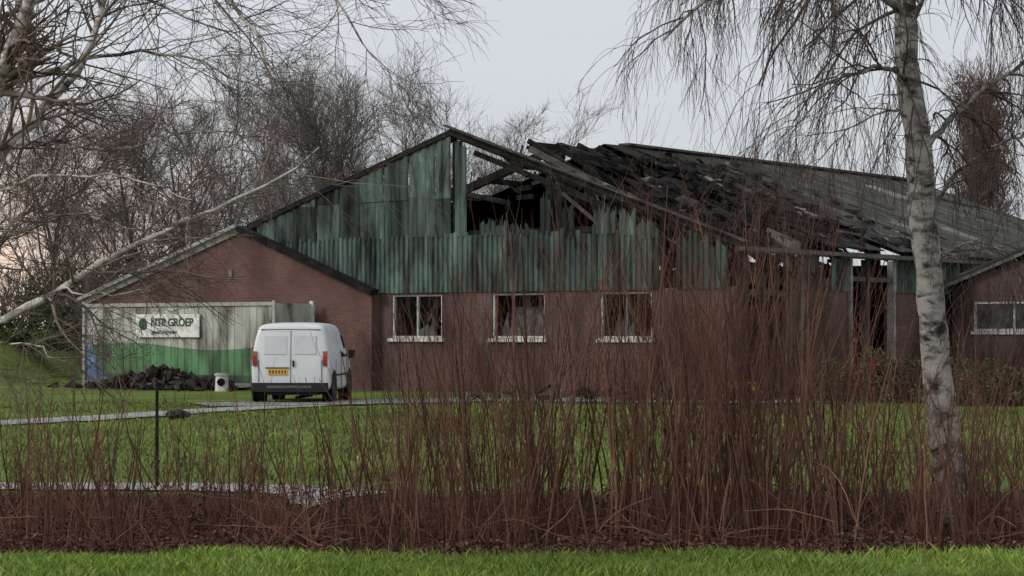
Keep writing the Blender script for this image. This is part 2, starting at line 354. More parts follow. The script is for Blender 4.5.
b.box(-.55,-.28,6.15,6.8,.02,1.35,0,1.0); b.box(-.6,-.24,6.1,6.85,1.352,1.45,1,.8); b.box(-.275,-.25,6.3,6.6,.3,1.1,1,.8)
b.box(-.8,-.3,7.1,8.0,.02,.9,0,.8)
b.box(-1.6,-1.1,6.2,6.8,.02,1.7,2,1)
b.build('interior_cabinet',[simple('red_paint',(.50,.03,.03)),mwhite,mdark],hall)
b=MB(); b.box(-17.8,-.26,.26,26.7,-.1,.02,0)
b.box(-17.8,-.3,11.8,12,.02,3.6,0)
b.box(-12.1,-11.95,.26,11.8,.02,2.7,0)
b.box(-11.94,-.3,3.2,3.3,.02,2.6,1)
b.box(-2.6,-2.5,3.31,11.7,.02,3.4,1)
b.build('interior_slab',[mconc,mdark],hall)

b=MB()
def slope_pt(x,y,dz=0): return (x,y,zr(x)+dz)
for y in (.12,4.9,9.8,14.7,19.6,24.5,26.9):
    ti=1.4 if y<6 else .8
    b.beam(slope_pt(RX,y,-.12),slope_pt(.3,y,-.12),.14,.24,0,ti)
    b.beam(slope_pt(RX,y,-.125),slope_pt(-17.9,y,-.125),.14,.24,0,ti*.6)
    b.box(RX-.11,RX+.11,y-.09,y+.09,0,RZ-.3,0,ti*.9)
    if y>0.2: b.box(-4.1,-3.9,y-.08,y+.08,0,zr(-4)-.3,0,ti*.6)
b.beam(slope_pt(RX-.1,-.14,.0),slope_pt(.45,-.14,.0),.05,.18,0,1.6)
b.beam(slope_pt(RX-.1,-.30,.13),slope_pt(.5,-.30,.13),.24,.035,0,2.6)
b.beam(slope_pt(RX+.1,-.1,.02),slope_pt(-16.4,-.1,.02),.08,.14,0,1.0)
b.beam(slope_pt(RX+.3,.5,-.5),(-1.2,.5,zr(-1.2)-.55),.1,.14,0,1.4)
def sagraf(y,x0,x1,sag,w_,h_,ti,dy=0):
    n=5; pts=[]
    for k in range(n+1):
        u=k/n; xx=x0+(x1-x0)*u; pts.append((xx,y+dy*u+R.uniform(-.04,.04),zr(xx)-sag*math.sin(math.pi*u)-.02))
    for p0,p1 in zip(pts[:-1],pts[1:]): b.beam(p0,p1,w_,h_,0,ti)
sagraf(1.8,RX+1.2,-.6,.25,.1,.15,5,.1); sagraf(3.1,RX+.2,-1.6,.5,.1,.14,1.0,.2); sagraf(2.4,RX+2.6,-.2,.45,.08,.14,.8,-.2)
sagraf(4.1,RX+.5,-.4,.6,.1,.15,.6,.3); sagraf(5.8,RX,-.1,.35,.1,.16,1.2,.1); sagraf(6.8,RX,-.1,.5,.1,.16,.6,.0); sagraf(7.6,RX,-1,.3,.1,.16,2.5,.2)
b.box(-5.75,-5.58,-.0,.14,2.7,zr(-5.65)-.2,0,1.2)
b.box(-2.2,-2.05,.0,.14,2.7,zr(-2.1)-.2,0,1.0)
b.box(-9.0,-.2,.02,.16,4.2,4.36,0,.8)
for k in range(8):
    x=-8.5+k*1.12
    y1=27; y0=R.uniform(2.0,6.5) if k<5 else R.uniform(0,2)
    b.beam(slope_pt(x,y0,.02+R.uniform(-.1,.05)),slope_pt(x,y1,.02),.07,.14,0,1.0)
for k in range(7):
    x=-9.4-k*1.2
    b.beam(slope_pt(x,0.05 if k>5 else 4.9,.0),slope_pt(x,27,.0),.08,.16,0,.7)
for k in range(130):
    x=R.uniform(-8.2,-.4); y=R.uniform(.5,8); l=R.uniform(.5,2.6)
    z=zr(x)-R.uniform(.0,1.0)
    a=R.uniform(-.5,.5); dx=math.cos(a)*l*(1 if R.rand()<.5 else .25); dy=R.uniform(-1,1)*l*.6; 
    dz=-.36*dx+R.uniform(-.6,.2)
    b.beam((x,y,z),(min(x+dx,.2),y+dy,max(3.2,z+dz)),R.uniform(.025,.07),R.uniform(.04,.12),0,R.choice([.4,.9,2.2,8],p=[.55,.3,.08,.07]))
# fallen battens lying on the surviving sheets
for k in range(60):
    x=R.uniform(-7.5,-.5); e=8-5.2*(x+8.8)/8.8; y=e+R.uniform(-.5,4.2); l=R.uniform(.4,1.8); dx=R.uniform(-.2,1)*l; dy=R.uniform(-.6,.6)*l
    x2=min(x+dx,.3); b.beam((x,y,zr(x)+.24),(x2,y+dy,zr(x2)+.22+R.uniform(0,.15)),R.uniform(.03,.08),R.uniform(.03,.1),0,R.choice([.5,1,4],p=[.6,.3,.1]))
for k in range(26):
    x=R.uniform(-12,-6); y=R.uniform(5,12); l=R.uniform(1,3.2)
    p=(x,y,zr(x)-R.uniform(.5,1.8)); 
    b.beam(p,(x+R.uniform(-1,1)*l,y+R.uniform(-.5,.5)*l,p[2]+R.uniform(-.5,.3)*l),.1,.14,0,R.choice([.5,1,2]))
b.build('charred_roof_frame',[mchar],hall)

b=MB()
def sheet(x0,x1,y0,y1,lift=0,tilt=0,sag=0,ti=1.,th=.03):
    z0=zr(x0)+.12+lift; z1=zr(x1)+.12+lift
    P4=[(x0,y0,z0-tilt),(x1,y0,z1-tilt-sag),(x1,y1,z1+tilt-sag),(x0,y1,z0+tilt)]
    vs=[*P4,*[(p[0],p[1],p[2]-th) for p in P4]]
    b.add(vs,[(0,1,2,3),(7,6,5,4),(0,4,5,1),(1,5,6,2),(2,6,7,3),(3,7,4,0)],0,ti)
rows=6; xr0,xr1=RX,.42; dw=(xr1-xr0)/rows
for j in range(rows):
    xa=xr0+j*dw; xb=xa+dw+.06
    edge=[8.0,7.4,6.8,6.0,5.0,3.6][j]
    y=.0
    while y<27.2:
        w_=1.02; mid=y+.5; ti=R.uniform(.7,1.25)
        burn=np.clip((mid-edge)/5.,.25,1)
        if mid>edge+R.normal(0,.6):
            if not (mid<14.5 and R.rand()<.06+.14*(j in(2,3,4))): 
                if R.rand()<.04: ti*=2.4
                sheet(xa,min(xb,xr1),y,y+w_,j*-.004+R.uniform(0,.025),R.normal(0,.012),0 if mid>14 else R.uniform(-.02,.06),ti*burn*(R.uniform(.5,1) if mid<14 else 1))
        elif R.rand()<[.0,.08,.2,.35,.5,.65][j] or (mid>edge-2 and R.rand()<.5):
            for q in range(2):
                ya=y+q*.5+R.uniform(0,.2)
                sheet(xa+R.uniform(0,.5),xb-R.uniform(0,.9),ya,ya+R.uniform(.2,.5),R.uniform(-.35,.06),R.normal(0,.1),R.uniform(0,.4),ti*R.choice([.12,.35,1.2],p=[.5,.35,.15]))
        y+=w_
for j in range(6):
    xa=RX-j*1.55; xb=xa-1.6; y=0.
    edge=[8,7.4,7,6.0,3,0][j]
    while y<27:
        if y+.5>edge+R.normal(0,.5): sheet(max(xb,-18.3),xa,y,y+1.02,j*-.004,0,0,R.uniform(.7,1.1))
        y+=1.02
b.beam((RX,8.2,RZ+.17),(RX,27.2,RZ+.17),.4,.07,0,1.3)
b.build('roof_sheets',[mroof],hall)
b=MB()
cnt=0
while cnt<1500:
    x=R.uniform(-7.6,.1); y=R.uniform(.2,13.5)
    e=8-4.4*(x+8.8)/8.8
    cnt+=1
    if y>e+1.5 and R.rand()>.45*math.exp(-(y-e-1.5)/2.5): continue
    if x<-4.5 and y<e-2.6 : continue
    z=zr(x)+(R.uniform(-.75,.22) if y<e else R.uniform(.12,.32)); s=R.uniform(.08,.5)  # charred scraps; dark ones below the roof plane also paint in its under-roof darkness
    dx,dy=R.uniform(.4,1.4)*s,R.uniform(.4,1)*s
    pts=[(x,y,z),(x+dx,y+R.uniform(-.2,.2)*s,z-.36*dx+R.uniform(-.4,.2)*s),(x+dx+R.uniform(-.2,.2)*s,y+dy,z-.36*dx+R.uniform(-.6,.4)*s),(x+R.uniform(-.2,.2)*s,y+dy,z+R.uniform(-.3,.3)*s)]
    b.add(pts,[(0,1,2),(0,2,3)],0,R.choice([.25,.7,2,12],p=[.55,.3,.08,.07]))
b.build('roof_debris',[mchar],hall)

lo=[(-22.75,-.1),(-11.46,-.1),(-11.46,2.72),(-16.42,4.56),(-22.75,2.62)]
b=MB(); b.poly(lo,-.35,-.1,0)
b.box(-22.75,-22.5,-.098,14,-.1,2.6,0); b.box(-22.5,-18.2,13.75,14,-.1,2.6,0)
b.box(-11.7,-11.46,-.098,-.004,-.1,2.7,0)
b.build('gable_wall',[mbrick],hall)
b=MB()
b.beam((-16.42,-.5,4.70),(-23.1,-.5,2.62),.3,.10,1,1.9); b.beam((-16.42,-.42,4.58),(-23.1,-.42,2.50),.04,.14,0,.9)
b.beam((-16.42,-.42,4.62),(-11.3,-.42,2.72),.3,.16,2,.6)
V4=[(-16.42,-.34,4.71),(-23.15,-.34,2.62),(-23.15,14.2,2.62),(-16.42,14.2,4.71)]
b.add(V4+[(v[0],v[1],v[2]-.08) for v in V4],[(0,1,2,3),(7,6,5,4),(0,4,5,1),(1,5,6,2),(2,6,7,3),(3,7,4,0)],1,.8)
b.build('gable_verges',[mwhite,mgrey,mchar],hall)
b=MB(); b.box(-16.9,-16.75,-.42,-.352,3.2,3.45,0,1); b.build('wall_lamp',[mgrey],hall)

an=empty('brick_annex',hall.location,hall.rotation_euler[2])
b=MB()
ax0,ax1,apx=.35,7.2,3.7; y0=11.5
wa,wb,w0,w1=1.0,4.6,1.65,2.5
b.box(ax0,wa,y0,y0+.25,-.1,2.9,0); b.box(wb,ax1,y0,y0+.25,-.1,2.9,0); b.box(wa,wb,y0,y0+.25,-.1,w0,0); b.box(wa,wb,y0,y0+.25,w1,2.9,0)
b.poly([(ax0,2.902),(ax1,2.902),(apx,4.1)],y0,y0+.25,0)
b.box(ax0,ax0+.2,y0+.252,y0+9,-.1,2.85,0); b.box(ax1-.2,ax1,y0+.252,y0+9,-.1,2.85,0); b.box(ax0,ax1,y0+9.002,y0+9.2,-.1,2.85,0)
b.build('annex_walls',[mbrick2],an)
b=MB()
for a,c,d,e in ((wa,wa+.07,w0,w1),(wb-.07,wb,w0,w1),(wa+.07,wb-.07,w0,w0+.07),(wa+.07,wb-.07,w1-.07,w1),(2.2,2.26,w0+.07,w1-.07),(3.4,3.46,w0+.07,w1-.07)):
    b.box(a,c,y0+.03,y0+.1,d,e,0,1)
b.box(wa-.05,wb+.05,y0-.08,y0+.028,w0-.09,w0-.004,0,1)
b.box(wa+.07,wb-.07,y0+.06,y0+.07,w0+.07,w1-.07,1,1)
b.beam((ax0-.5,y0-.25,2.83),(apx,y0-.25,4.3),.06,.16,0,.35); b.beam((ax1+.5,y0-.25,2.83),(apx,y0-.25,4.3),.06,.16,0,.35)
b.build('annex_window_and_verge',[mwhite,mglass],an)
b=MB()
for xe in (ax0-.5,ax1+.5):
    V4=[(apx,y0-.35,4.42),(xe,y0-.35,2.95),(xe,y0+9.4,2.95),(apx,y0+9.4,4.42)]
    b.add(V4+[(v[0],v[1],v[2]-.07) for v in V4],[(0,1,2,3),(7,6,5,4),(0,4,5,1),(1,5,6,2),(2,6,7,3),(3,7,4,0)],0,1)
b.build('annex_roof',[mroof],an)

# ---------------------------------------------------------------- container with mural
ct=empty('site_container',hall.location,hall.rotation_euler[2])
m,nt,bb=newmat('container_mural'); N=nt.nodes; L=nt.links
tc=N.new('ShaderNodeTexCoord'); sx=N.new('ShaderNodeSeparateXYZ'); L.new(tc.outputs['Object'],sx.inputs[0])
def math_(op,a,b2=None,c=None):
    n=N.new('ShaderNodeMath'); n.operation=op
    for i,v in enumerate((a,b2,c)):
        if v is None: continue
        if isinstance(v,(int,float)): n.inputs[i].default_value=v
        else: L.new(v,n.inputs[i])
    return n.outputs[0]
wv=math_('SINE',math_('MULTIPLY',sx.outputs[0],.9)); th=math_('MULTIPLY_ADD',wv,.10,1.22)
gm=math_('LESS_THAN',sx.outputs[2],th)
lm=math_('LESS_THAN',sx.outputs[2],.42)
bl=math_('LESS_THAN',math_('ADD',sx.outputs[0],math_('MULTIPLY',sx.outputs[2],.7)),-19.9)
def mixc(f,a,b2):
    x=N.new('ShaderNodeMix'); x.data_type='RGBA'; L.new(f,x.inputs[0])
    for i,v in ((6,a),(7,b2)):
        if isinstance(v,tuple): x.inputs[i].default_value=(*v,1)
        else: L.new(v,x.inputs[i])
    return x.outputs[2]
c=mixc(gm,(.46,.47,.44),(.10,.25,.11)); c=mixc(lm,c,(.05,.10,.06)); c=mixc(math_('MULTIPLY',bl,gm),c,(.12,.22,.40))
n=noise(N,L,tc.outputs['Object'],1.4,10,(1.5,1.5,.5)); r=ramp(N,L,n.outputs[0],[(.38,(.22,.20,.17)),(.5,(.75,.73,.68)),(.66,(1.15,1.15,1.15))])
x=N.new('ShaderNodeMix'); x.data_type='RGBA'; x.blend_type='MULTIPLY'; x.inputs[0].default_value=.9; L.new(c,x.inputs[6]); L.new(r.outputs[0],x.inputs[7])
L.new(x.outputs[2],bb.inputs['Base Color']); bb.inputs['Roughness'].default_value=.6
b=MB(); X0,X1,Y0,Y1=-21.0,-13.35,-2.2,-.75
b.box(X0,X1,Y0,Y1,.12,2.42,0)
xx=X0+.12
while xx<X1-.2: b.box(xx,xx+.10,Y0-.012,Y0-.001,.25,2.3,0); xx+=.28
b.box(X0-.03,X1+.03,Y0-.06,Y0-.036,2.36,2.46,1,.6); b.box(X0-.03,X1+.03,Y0-.06,Y0-.036,.08,.2,1,.35)
for xx in (X0,X1): b.box(xx-.05,xx+.05,Y0-.08,Y0-.062+.0,.05,2.5,1,.6); b.box(xx-.06,xx+.06,Y1+.002,Y1+.08,.05,2.5,1)
for xx in (-19,-14.5): b.box(xx-.3,xx+.3,Y0+.1,Y1-.1,-.02,.118,1)
b.build('container_body',[m,mwhite],ct)
b=MB(); b.box(-18.75,-16.2,-2.30,-2.262,1.48,2.14,0,1.25); b.build('sign_board',[mwhite],ct)
msg=simple('sign_green',(.03,.11,.06)); 
def text(s,size,x,z,mat,name):
    cu=bpy.data.curves.new(name,'FONT'); cu.body=s; cu.size=size; cu.extrude=.004; cu.offset=.006; o=bpy.data.objects.new(name,cu); sc.collection.objects.link(o)
    cu.materials.append(mat); o.parent=ct; o.location=(x,-2.312,z); o.rotation_euler=(math.radians(90),0,0)
text('NTP GROEP',.32,-18.13,1.80,msg,'sign_lettering'); text('grond weg water',.15,-18.1,1.58,simple('sign_grey',(.15,.2,.18)),'sign_small_lettering')
b=MB(); b.cyl((-18.45,-2.31,1.86),.17,.012,'y',24); b.build('sign_logo',[msg],ct)

b=MB()
for k in range(420):
    u=R.normal(0,1); v=R.normal(0,.4); h=max(0,.5*math.exp(-(u/1.3)**2/1.2)*math.exp(-(v/.6)**2))
    c=Vector((u*1.15,v,h*R.uniform(.2,1)+.03)); s=R.uniform(.04,.16)
    d=Vector((R.normal(),R.normal(),R.normal()*.5)).normalized()*s
    b.beam(c-d,c+d,s*R.uniform(.6,1.4),s*R.uniform(.3,.9),0,R.choice([.6,1.2,2.4,5],p=[.4,.35,.2,.05]),roll=R.uniform(0,3))
o=b.build('burned_rubble_pile',[mchar]); o.location=P(163,385,62.2)[:2]+(0,); o.rotation_euler[2]=hall.rotation_euler[2]
o.scale=(1.25,1,1.15)
b=MB(); b.cyl((0,0,.22),.2,.44,'z',24,0,1,.17); b.cyl((0,0,.46),.21,.04,'z',24,0,1); b.cyl((0,0,.49),.16,.03,'z',24,0,.6); b.cyl((0,-.19,.25),.1,.05,'y',16,1,1)
o=b.build('white_barrel',[mwhite,mdark],bevel=.01); o.location=P(222,385,60.3)[:2]+(0,)
# ---------------------------------------------------------------- van
van=empty('parked_van',(-5.0,49.3,0),math.radians(-3.0))
mvan=mk('van_white_paint',[(.35,(.68,.69,.71)),(.7,(.80,.81,.83))],ns=1.3,detail=9,rough=.3,spec=.5)
mblk=simple('black_plastic',(.02,.02,.022),.6,.3); mrub=simple('tyre_rubber',(.015,.015,.015),.85,.2)
mgl=simple('dark_glass',(.015,.018,.02),.08,.6); mred=simple('tail_light_red',(.30,.02,.015),.25,.5); mor=simple('tail_light_orange',(.40,.10,.03),.3,.5)
mpl=simple('yellow_plate',(.70,.42,.05),.4,.4,var=.05); mseam=simple('door_seam',(.12,.12,.125),.7,.1); mhub=simple('hubcap_grey',(.35,.35,.36),.4,.5)
S=[(.0,.34,.98,1.70,.80,.82,.66),(.04,.30,.98,1.78,.87,.88,.72),(.14,.28,.98,1.815,.895,.905,.75),(.9,.26,.98,1.84,.905,.915,.77),(2.2,.26,.98,1.84,.905,.915,.76),
   (2.8,.26,.98,1.80,.905,.91,.73),(3.15,.26,.98,1.62,.905,.91,.68),(3.6,.26,.98,1.22,.90,.90,.68),(3.9,.26,.94,1.06,.89,.88,.70),(4.25,.28,.80,.90,.85,.80,.64),(4.4,.34,.66,.74,.74,.7,.55)]
V=[];Fc=[]
for (y,zb,zl,zt,wb_,wl,wr) in S:
    half=[(0,zb),(wb_*.55,zb),(wb_*.93,zb+.01),(wb_,zb+.10),(wb_*1.0,(zb+zl)/2),(wl,zl),(wl*.55+wr*.45,zl+(zt-zl)*.5),(wr+.02,zt-.10*(zt-zl)/.85),(wr-.06,zt-.02),(wr*.5,zt+.005),(0,zt+.01)]
    ring=half+[(-a,z) for a,z in half[-2:0:-1]]
    for a,z in ring:
        yy=y
        if y<.2: yy+=max(0,z-.98)*.13
        V.append((a,yy,z))
n=len(ring)
for i in range(len(S)-1):
    for j in range(n): Fc.append((i*n+j,i*n+(j+1)%n,(i+1)*n+(j+1)%n,(i+1)*n+j))
for base,rev in ((0,False),((len(S)-1)*n,True)):
    h=n//2
    for j in range(h):
        a=[base+j,base+(j+1),base+(n-j-1)%n,base+(n-j)%n]
        a=list(dict.fromkeys(a))
        Fc.append(tuple(a if rev else a[::-1]))
body=mesh_obj('body',V,Fc,[mvan],van,smooth=True)
s_=body.modifiers.new('sub','SUBSURF'); s_.levels=2; s_.render_levels=2
def ry(z): return max(0,z-.98)*.13-.004
b=MB()
def rq(x0,x1,z0,z1,m,off=.012,t=1.):
    zs=[z0]+([.98] if z0<.98<z1 else [])+[z1]
    for za,zc in zip(zs[:-1],zs[1:]):
        f=[(x0,ry(za)-off,za),(x1,ry(za)-off,za),(x1,ry(zc)-off,zc),(x0,ry(zc)-off,zc)]; g=[(p[0],p[1]+off+.03,p[2]) for p in f]
        b.add(f+g,[(0,1,2,3),(7,6,5,4),(0,4,5,1),(1,5,6,2),(2,6,7,3),(3,7,4,0)],m,t)
rq(.008,.02,.48,1.66,0,.004); rq(-.72,-.71,.5,1.0,0,.003); rq(.71,.72,.5,1.0,0,.003)
rq(-.68,.68,1.675,1.688,0,.003)
for sgn in (-1,1):
    a,c=sorted((sgn*.08,sgn*.58)); rq(a,c,1.12,1.54,1,.006)
rq(-.5,.02-.08,.66,.79,2,.02)
for k in range(6): rq(-.46+k*.068,-.43+k*.068,.69,.76,3,.023)
rq(-.55,-.02,.80,.83,0,.015)
rq(.06,.10,.84,.98,3,.03)
for sgn in (-1,1):
    a,c=sorted((sgn*.75,sgn*.85)); rq(a,c,.86,1.08,4,.02); rq(a,c,1.082,1.19,5,.02); 
b.box(-.86,.86,-.10,.10,.28,.48,3); b.box(-.5,.5,-.115,-.101,.36,.42,0)
b.box(-.6,.6,.1,4.1,.2,.3,3)
for x in (-.77,.77):
    for y in (.72,3.42):
        b.cyl((x,y,.315),.315,.20,'x',28,6); b.cyl((x*1.125,y,.315),.2,.03,'x',20,7)
for sg in (-1,1):
    x=sg*.918
    for y0_,y1_,z0,z1 in ((.3,3.2,.62,.66),(.95,.965,.4,1.0),(1.9,1.915,.35,1.0),(2.95,2.965,.35,.98)): b.box(min(x,x+sg*.008),max(x,x+sg*.008),y0_,y1_,z0,z1,3 if z0>.5 else 0)
    f=[]
    for (y,z) in ((1.98,1.04),(3.3,1.04),(2.95,1.52),(2.0,1.60)):
        f.append((sg*(.905-.155*(z-.98)/.8*1.0+.016-.02*(y-2)),y,z))
    b.add(f,[(0,1,2,3) if sg>0 else (3,2,1,0)],8)
    b.cyl((sg*.905,.72,.36),.40,.03,'x',28,3); b.cyl((sg*.905,3.42,.36),.40,.03,'x',28,3)
    b.box(min(sg*.93,sg*1.08),max(sg*.93,sg*1.08),3.0,3.12,1.0,1.2,3)
b.add([(-.66,3.62,1.15),(.66,3.62,1.15),(.62,3.12,1.62),(-.62,3.12,1.62)],[(0,1,2,3)],8)
b.build('trim',[mseam,mk('van_panel',[(.3,(.60,.61,.63)),(.7,(.68,.69,.71))],ns=3,rough=.3,spec=.5),mpl,mblk,mred,mor,mrub,mhub,mgl],van)

# ---------------------------------------------------------------- trees
mbark=mk('birch_bark',[(.37,(.03,.026,.024)),(.45,(.18,.165,.15)),(.54,(.40,.38,.35)),(.76,(.58,.56,.52))],scale=(1.8,1.8,3.2),ns=3.2,detail=9,rough=.9,bump=.6,tint=True,dist=.6)
mtwig=mk('birch_twigs',[(.3,(.06,.045,.04)),(.7,(.14,.105,.09))],ns=3,tint=True)
mgtw=mk('hazed_tree_bark',[(.3,(.11,.092,.082)),(.7,(.21,.18,.16))],ns=1,tint=True)  # bark colour lightened: distance haze is mixed into it
mstem=mk('shrub_stems',[(.3,(.085,.042,.032)),(.55,(.17,.082,.06)),(.8,(.30,.19,.135))],ns=1.6,detail=6,tint=True)

def limbset(tree,limbs,N=16):
    ps=[];rs=[];ls=[]
    for pts,r0,r1 in limbs:
        c=resample([P(*p) for p in pts],N); c+=R.normal(0,.014,c.shape)
        ps.append(c); rs.append(np.linspace(r0,r1,N)); ls.append(np.linalg.norm(np.diff(c,axis=0),axis=1).sum())
    return np.array(ps),np.array(rs),np.array(ls)
tb=empty('silver_birch_tree')
trunk=resample([P(*p,20) for p in [(962,560),(951,470),(941,400),(936,320),(927,230),(923,150),(914,80),(911,0),(906,-100),(900,-250),(908,-420)]],60)[None]
trunk=trunk+np.cumsum(R.normal(0,.006,trunk.shape),axis=1)*np.array([1,1,0])
tr=np.interp(np.linspace(0,1,60),[0,.1,.3,.6,.8,1],[.19,.155,.13,.115,.08,.03])[None]*(1+R.normal(0,.035,(1,60)))
T=Tubes(); T.add(trunk,tr,14)
lim=[([(914,82,20),(885,68,19.7),(850,74,19.4),(815,92,19.2),(790,130,19)],.026,.006),
 ([(924,152,20),(955,115,20.2),(990,85,20.4),(1045,50,20.6)],.034,.014),
 ([(929,210,20),(965,165,19.8),(1010,140,19.5),(1060,130,19.3)],.018,.008),
 ([(912,22,20),(870,-12,19.6),(800,-30,19.1),(725,-14,18.7),(665,40,18.5)],.04,.01),
 ([(908,-60,20),(850,-110,20.5),(770,-105,21),(700,-50,21.5)],.04,.01),
 ([(903,-160,20),(860,-210,19),(790,-220,18.4),(720,-170,18)],.04,.01),
 ([(908,-50,20),(955,-95,20.4),(1020,-90,20.6),(1080,-10,20.8)],.035,.01),
 ([(905,-130,20),(950,-180,19.4),(1030,-150,18.9),(1070,-60,18.7)],.035,.01),
 ([(918,110,20),(880,112,20.4),(840,135,20.8),(800,180,21)],.014,.004),
 ([(934,262,20),(965,246,19.9),(1000,248,19.7),(1030,275,19.6)],.014,.004),
 ([(912,20,20),(945,-25,19.6),(1000,-30,19.2),(1050,20,19)],.03,.008),
 ([(900,-250,20),(870,-330,20.3),(820,-340,20.6),(760,-250,21)],.035,.008),
 ([(908,-20,20),(860,-60,20.8),(790,-70,21.4),(710,-60,22),(665,-10,22.2)],.03,.008),
 ([(908,-30,20),(880,-60,18.6),(840,-60,17.9),(790,-10,17.6)],.03,.008),
 ([(905,-230,20),(960,-300,20),(1020,-250,20)],.03,.008)]
lp,lr,ll=limbset(None,lim); T.add(lp,lr,6,np.full(len(lp),.8)); T.build('trunk',mbark,tb)
T=Tubes()
p,d,l,r=spawn(lp,lr,np.minimum(ll,2.0),20,.08,(.4,1.1),.6,.55,.35,rmin=.0035); a1=grow(p,d,l,7,.13,(0,0,-.10)); r1=taper(r,7,.4); T.add(a1,r1,4)
p,d,l,r=spawn(a1,r1,np.maximum(l,.7),5,.2,(.4,1.0),.98,.6,.3,rmin=.0025); a2=grow(p,d,l,8,.11,(0,0,-.28)); r2=taper(r,8,.5); T.add(a2,r2,3)
p,d,l,r=spawn(a2,r2,np.maximum(l,.45),4,.1,(.3,.8),.68,.7,.3,rmin=.002); a3=grow(p,d,l,5,.11,(0,0,-.26)); r3=taper(r,5,.6); T.add(a3,r3,3)
p,d,l,r=spawn(trunk[:,:40],tr[:,:40],np.array([2.0]),60,.15,(.7,1.4),.3,.05,.2,rmin=.003); a4=grow(p,d,l,6,.2,(0,0,-.02)); T.add(a4,taper(r*.6+.0015,6,.5),3)
T.build('twigs',mtwig,tb)

tl=empty('silver_birch_tree.001')
T=Tubes()
trk=resample([P(*p,17) for p in [(-95,560),(-80,420),(-70,300),(-52,120),(-35,-60),(-25,-250),(0,-420)]],40)[None]
T.add(trk,np.linspace(.2,.05,40)[None],12)
lim=[([(-76,380,17),(0,324,16.8),(60,288,16.6),(110,262,16.5),(155,236,16.4),(205,214,16.3),(260,190,16.2),(320,150,16)],.040,.006),
 ([(-60,210,17),(0,155,17),(42,110,17.1),(78,68,17.2),(100,15,17.4),(110,-50,17.6)],.045,.02),
 ([(-56,150,17),(-12,100,16.6),(10,50,16.4),(38,-20,16.2)],.07,.045),
 ([(-50,110,17),(40,76,17.4),(110,52,17.8),(185,58,18),(270,92,18.3)],.026,.005),
 ([(-35,-60,17),(80,-100,17),(200,-90,17),(310,-30,17),(372,60,17)],.04,.005),
 ([(-66,270,17),(20,228,17.3),(90,214,17.5),(165,240,17.8)],.018,.004),
 ([(-40,0,17),(60,-40,16.4),(150,-50,16),(230,0,15.7),(270,60,15.5)],.04,.006),
 ([(0,155,17),(50,140,17.3),(120,150,17.5),(200,130,17.7),(260,140,17.9)],.018,.004),
 ([(-70,300,17),(-10,250,17.2),(45,180,17.5),(70,120,17.8)],.022,.006),
 ([(-30,-100,17),(70,-180,17.6),(220,-190,18),(340,-100,18.4),(395,-10,18.6)],.04,.006),
 ([(-30,30,17),(20,10,17.8),(90,-20,18.4),(170,10,18.8),(240,40,19)],.03,.006),
 ([(-60,200,17),(-10,190,16.4),(60,175,16),(130,180,15.8),(190,200,15.7)],.018,.004),
 ([(60,288,16.6),(100,295,16.3),(150,290,16.2)],.008,.003),
 ([(-76,380,17),(-20,350,16.6),(30,345,16.3),(70,365,16.1)],.012,.003)]
lp,lr,ll=limbset(None,lim); T.add(lp,lr,7,np.full(len(lp),1.5)); T.build('trunk_limbs',mbark,tl)
T=Tubes()
p,d,l,r=spawn(lp,lr,np.minimum(ll,2.4),17,.12,(.4,1.0),.52,.5,.4,rmin=.0042); a1=grow(p,d,l,7,.15,(0,0,.01)); r1=taper(r,7,.35); T.add(a1,r1,4,R.uniform(1.2,3.6,len(a1)))
p,d,l,r=spawn(a1,r1,np.maximum(l,.5),6,.15,(.4,.9),.75,.6,.35,rmin=.0028); a2=grow(p,d,l,6,.14,(0,0,-.03)); r2=taper(r,6,.45); T.add(a2,r2,3,R.uniform(1.,2.6,len(a2)))
p,d,l,r=spawn(a2,r2,np.maximum(l,.3),3,.1,(.3,.8),.65,.7,.3,rmin=.002); a3=grow(p,d,l,4,.13,(0,0,-.05)); T.add(a3,taper(r,4,.6),3,R.uniform(.9,1.8,len(a3)))
T.build('twigs_left',mtwig,tl)

def baretree(name,H,seed,spread=1.,up=.05,n=(13,9,8,5),tmin=.22,ang1=(.45,.95),rm=.009):
    global R
    R=np.random.RandomState(seed); T=Tubes()
    t0=grow(np.array([[0,0,-.2]]),np.array([[R.normal(0,.05),0,1.]]),np.array([H*.78]),12,.07,(0,0,.03)); r0=taper(np.array([H*.016]),12,.15); T.add(t0,r0,8,np.full(1,.6))
    p,d,l,r=spawn(t0,r0,np.array([H*.8]),n[0],tmin,ang1,.64*spread,.5,.42,rmin=rm*2.6); a=grow(p,d,l,8,.11,(0,0,up)); r1=taper(r,8,.25); T.add(a,r1,5,np.full(len(a),.65))
    p,d,l,r=spawn(a,r1,l,n[1],.15,(.35,.85),.62,.6,.4,rmin=rm*1.5); a=grow(p,d,l,6,.12,(0,0,up)); r2=taper(r,6,.35); T.add(a,r2,3,np.full(len(a),.8))
    p,d,l,r=spawn(a,r2,l,n[2],.1,(.35,.85),.66,.6,.35,rmin=rm); a=grow(p,d,l,4,.14,(0,0,up*.6)); r3=taper(r,4,.45); T.add(a,r3,3)
    p,d,l,r=spawn(a,r3,np.maximum(l,.5),n[3],.1,(.35,.85),.85,.7,.3,rmin=rm*.58); a=grow(p,d,l,3,.15,(0,0,up*.3)); T.add(a,taper(r,3,.5),3)
    return T.build(name,mgtw)
trees=[baretree('bare_tree',11,11),baretree('bare_tree.001',10.5,22,1.15),baretree('bare_tree.002',10,33,1.2,.09,tmin=.1)]
def place(o,px,d,s,rz): o.location=((px-CX)/F*d,d,0); o.rotation_euler=(0,0,rz); o.scale=(s,s,s)
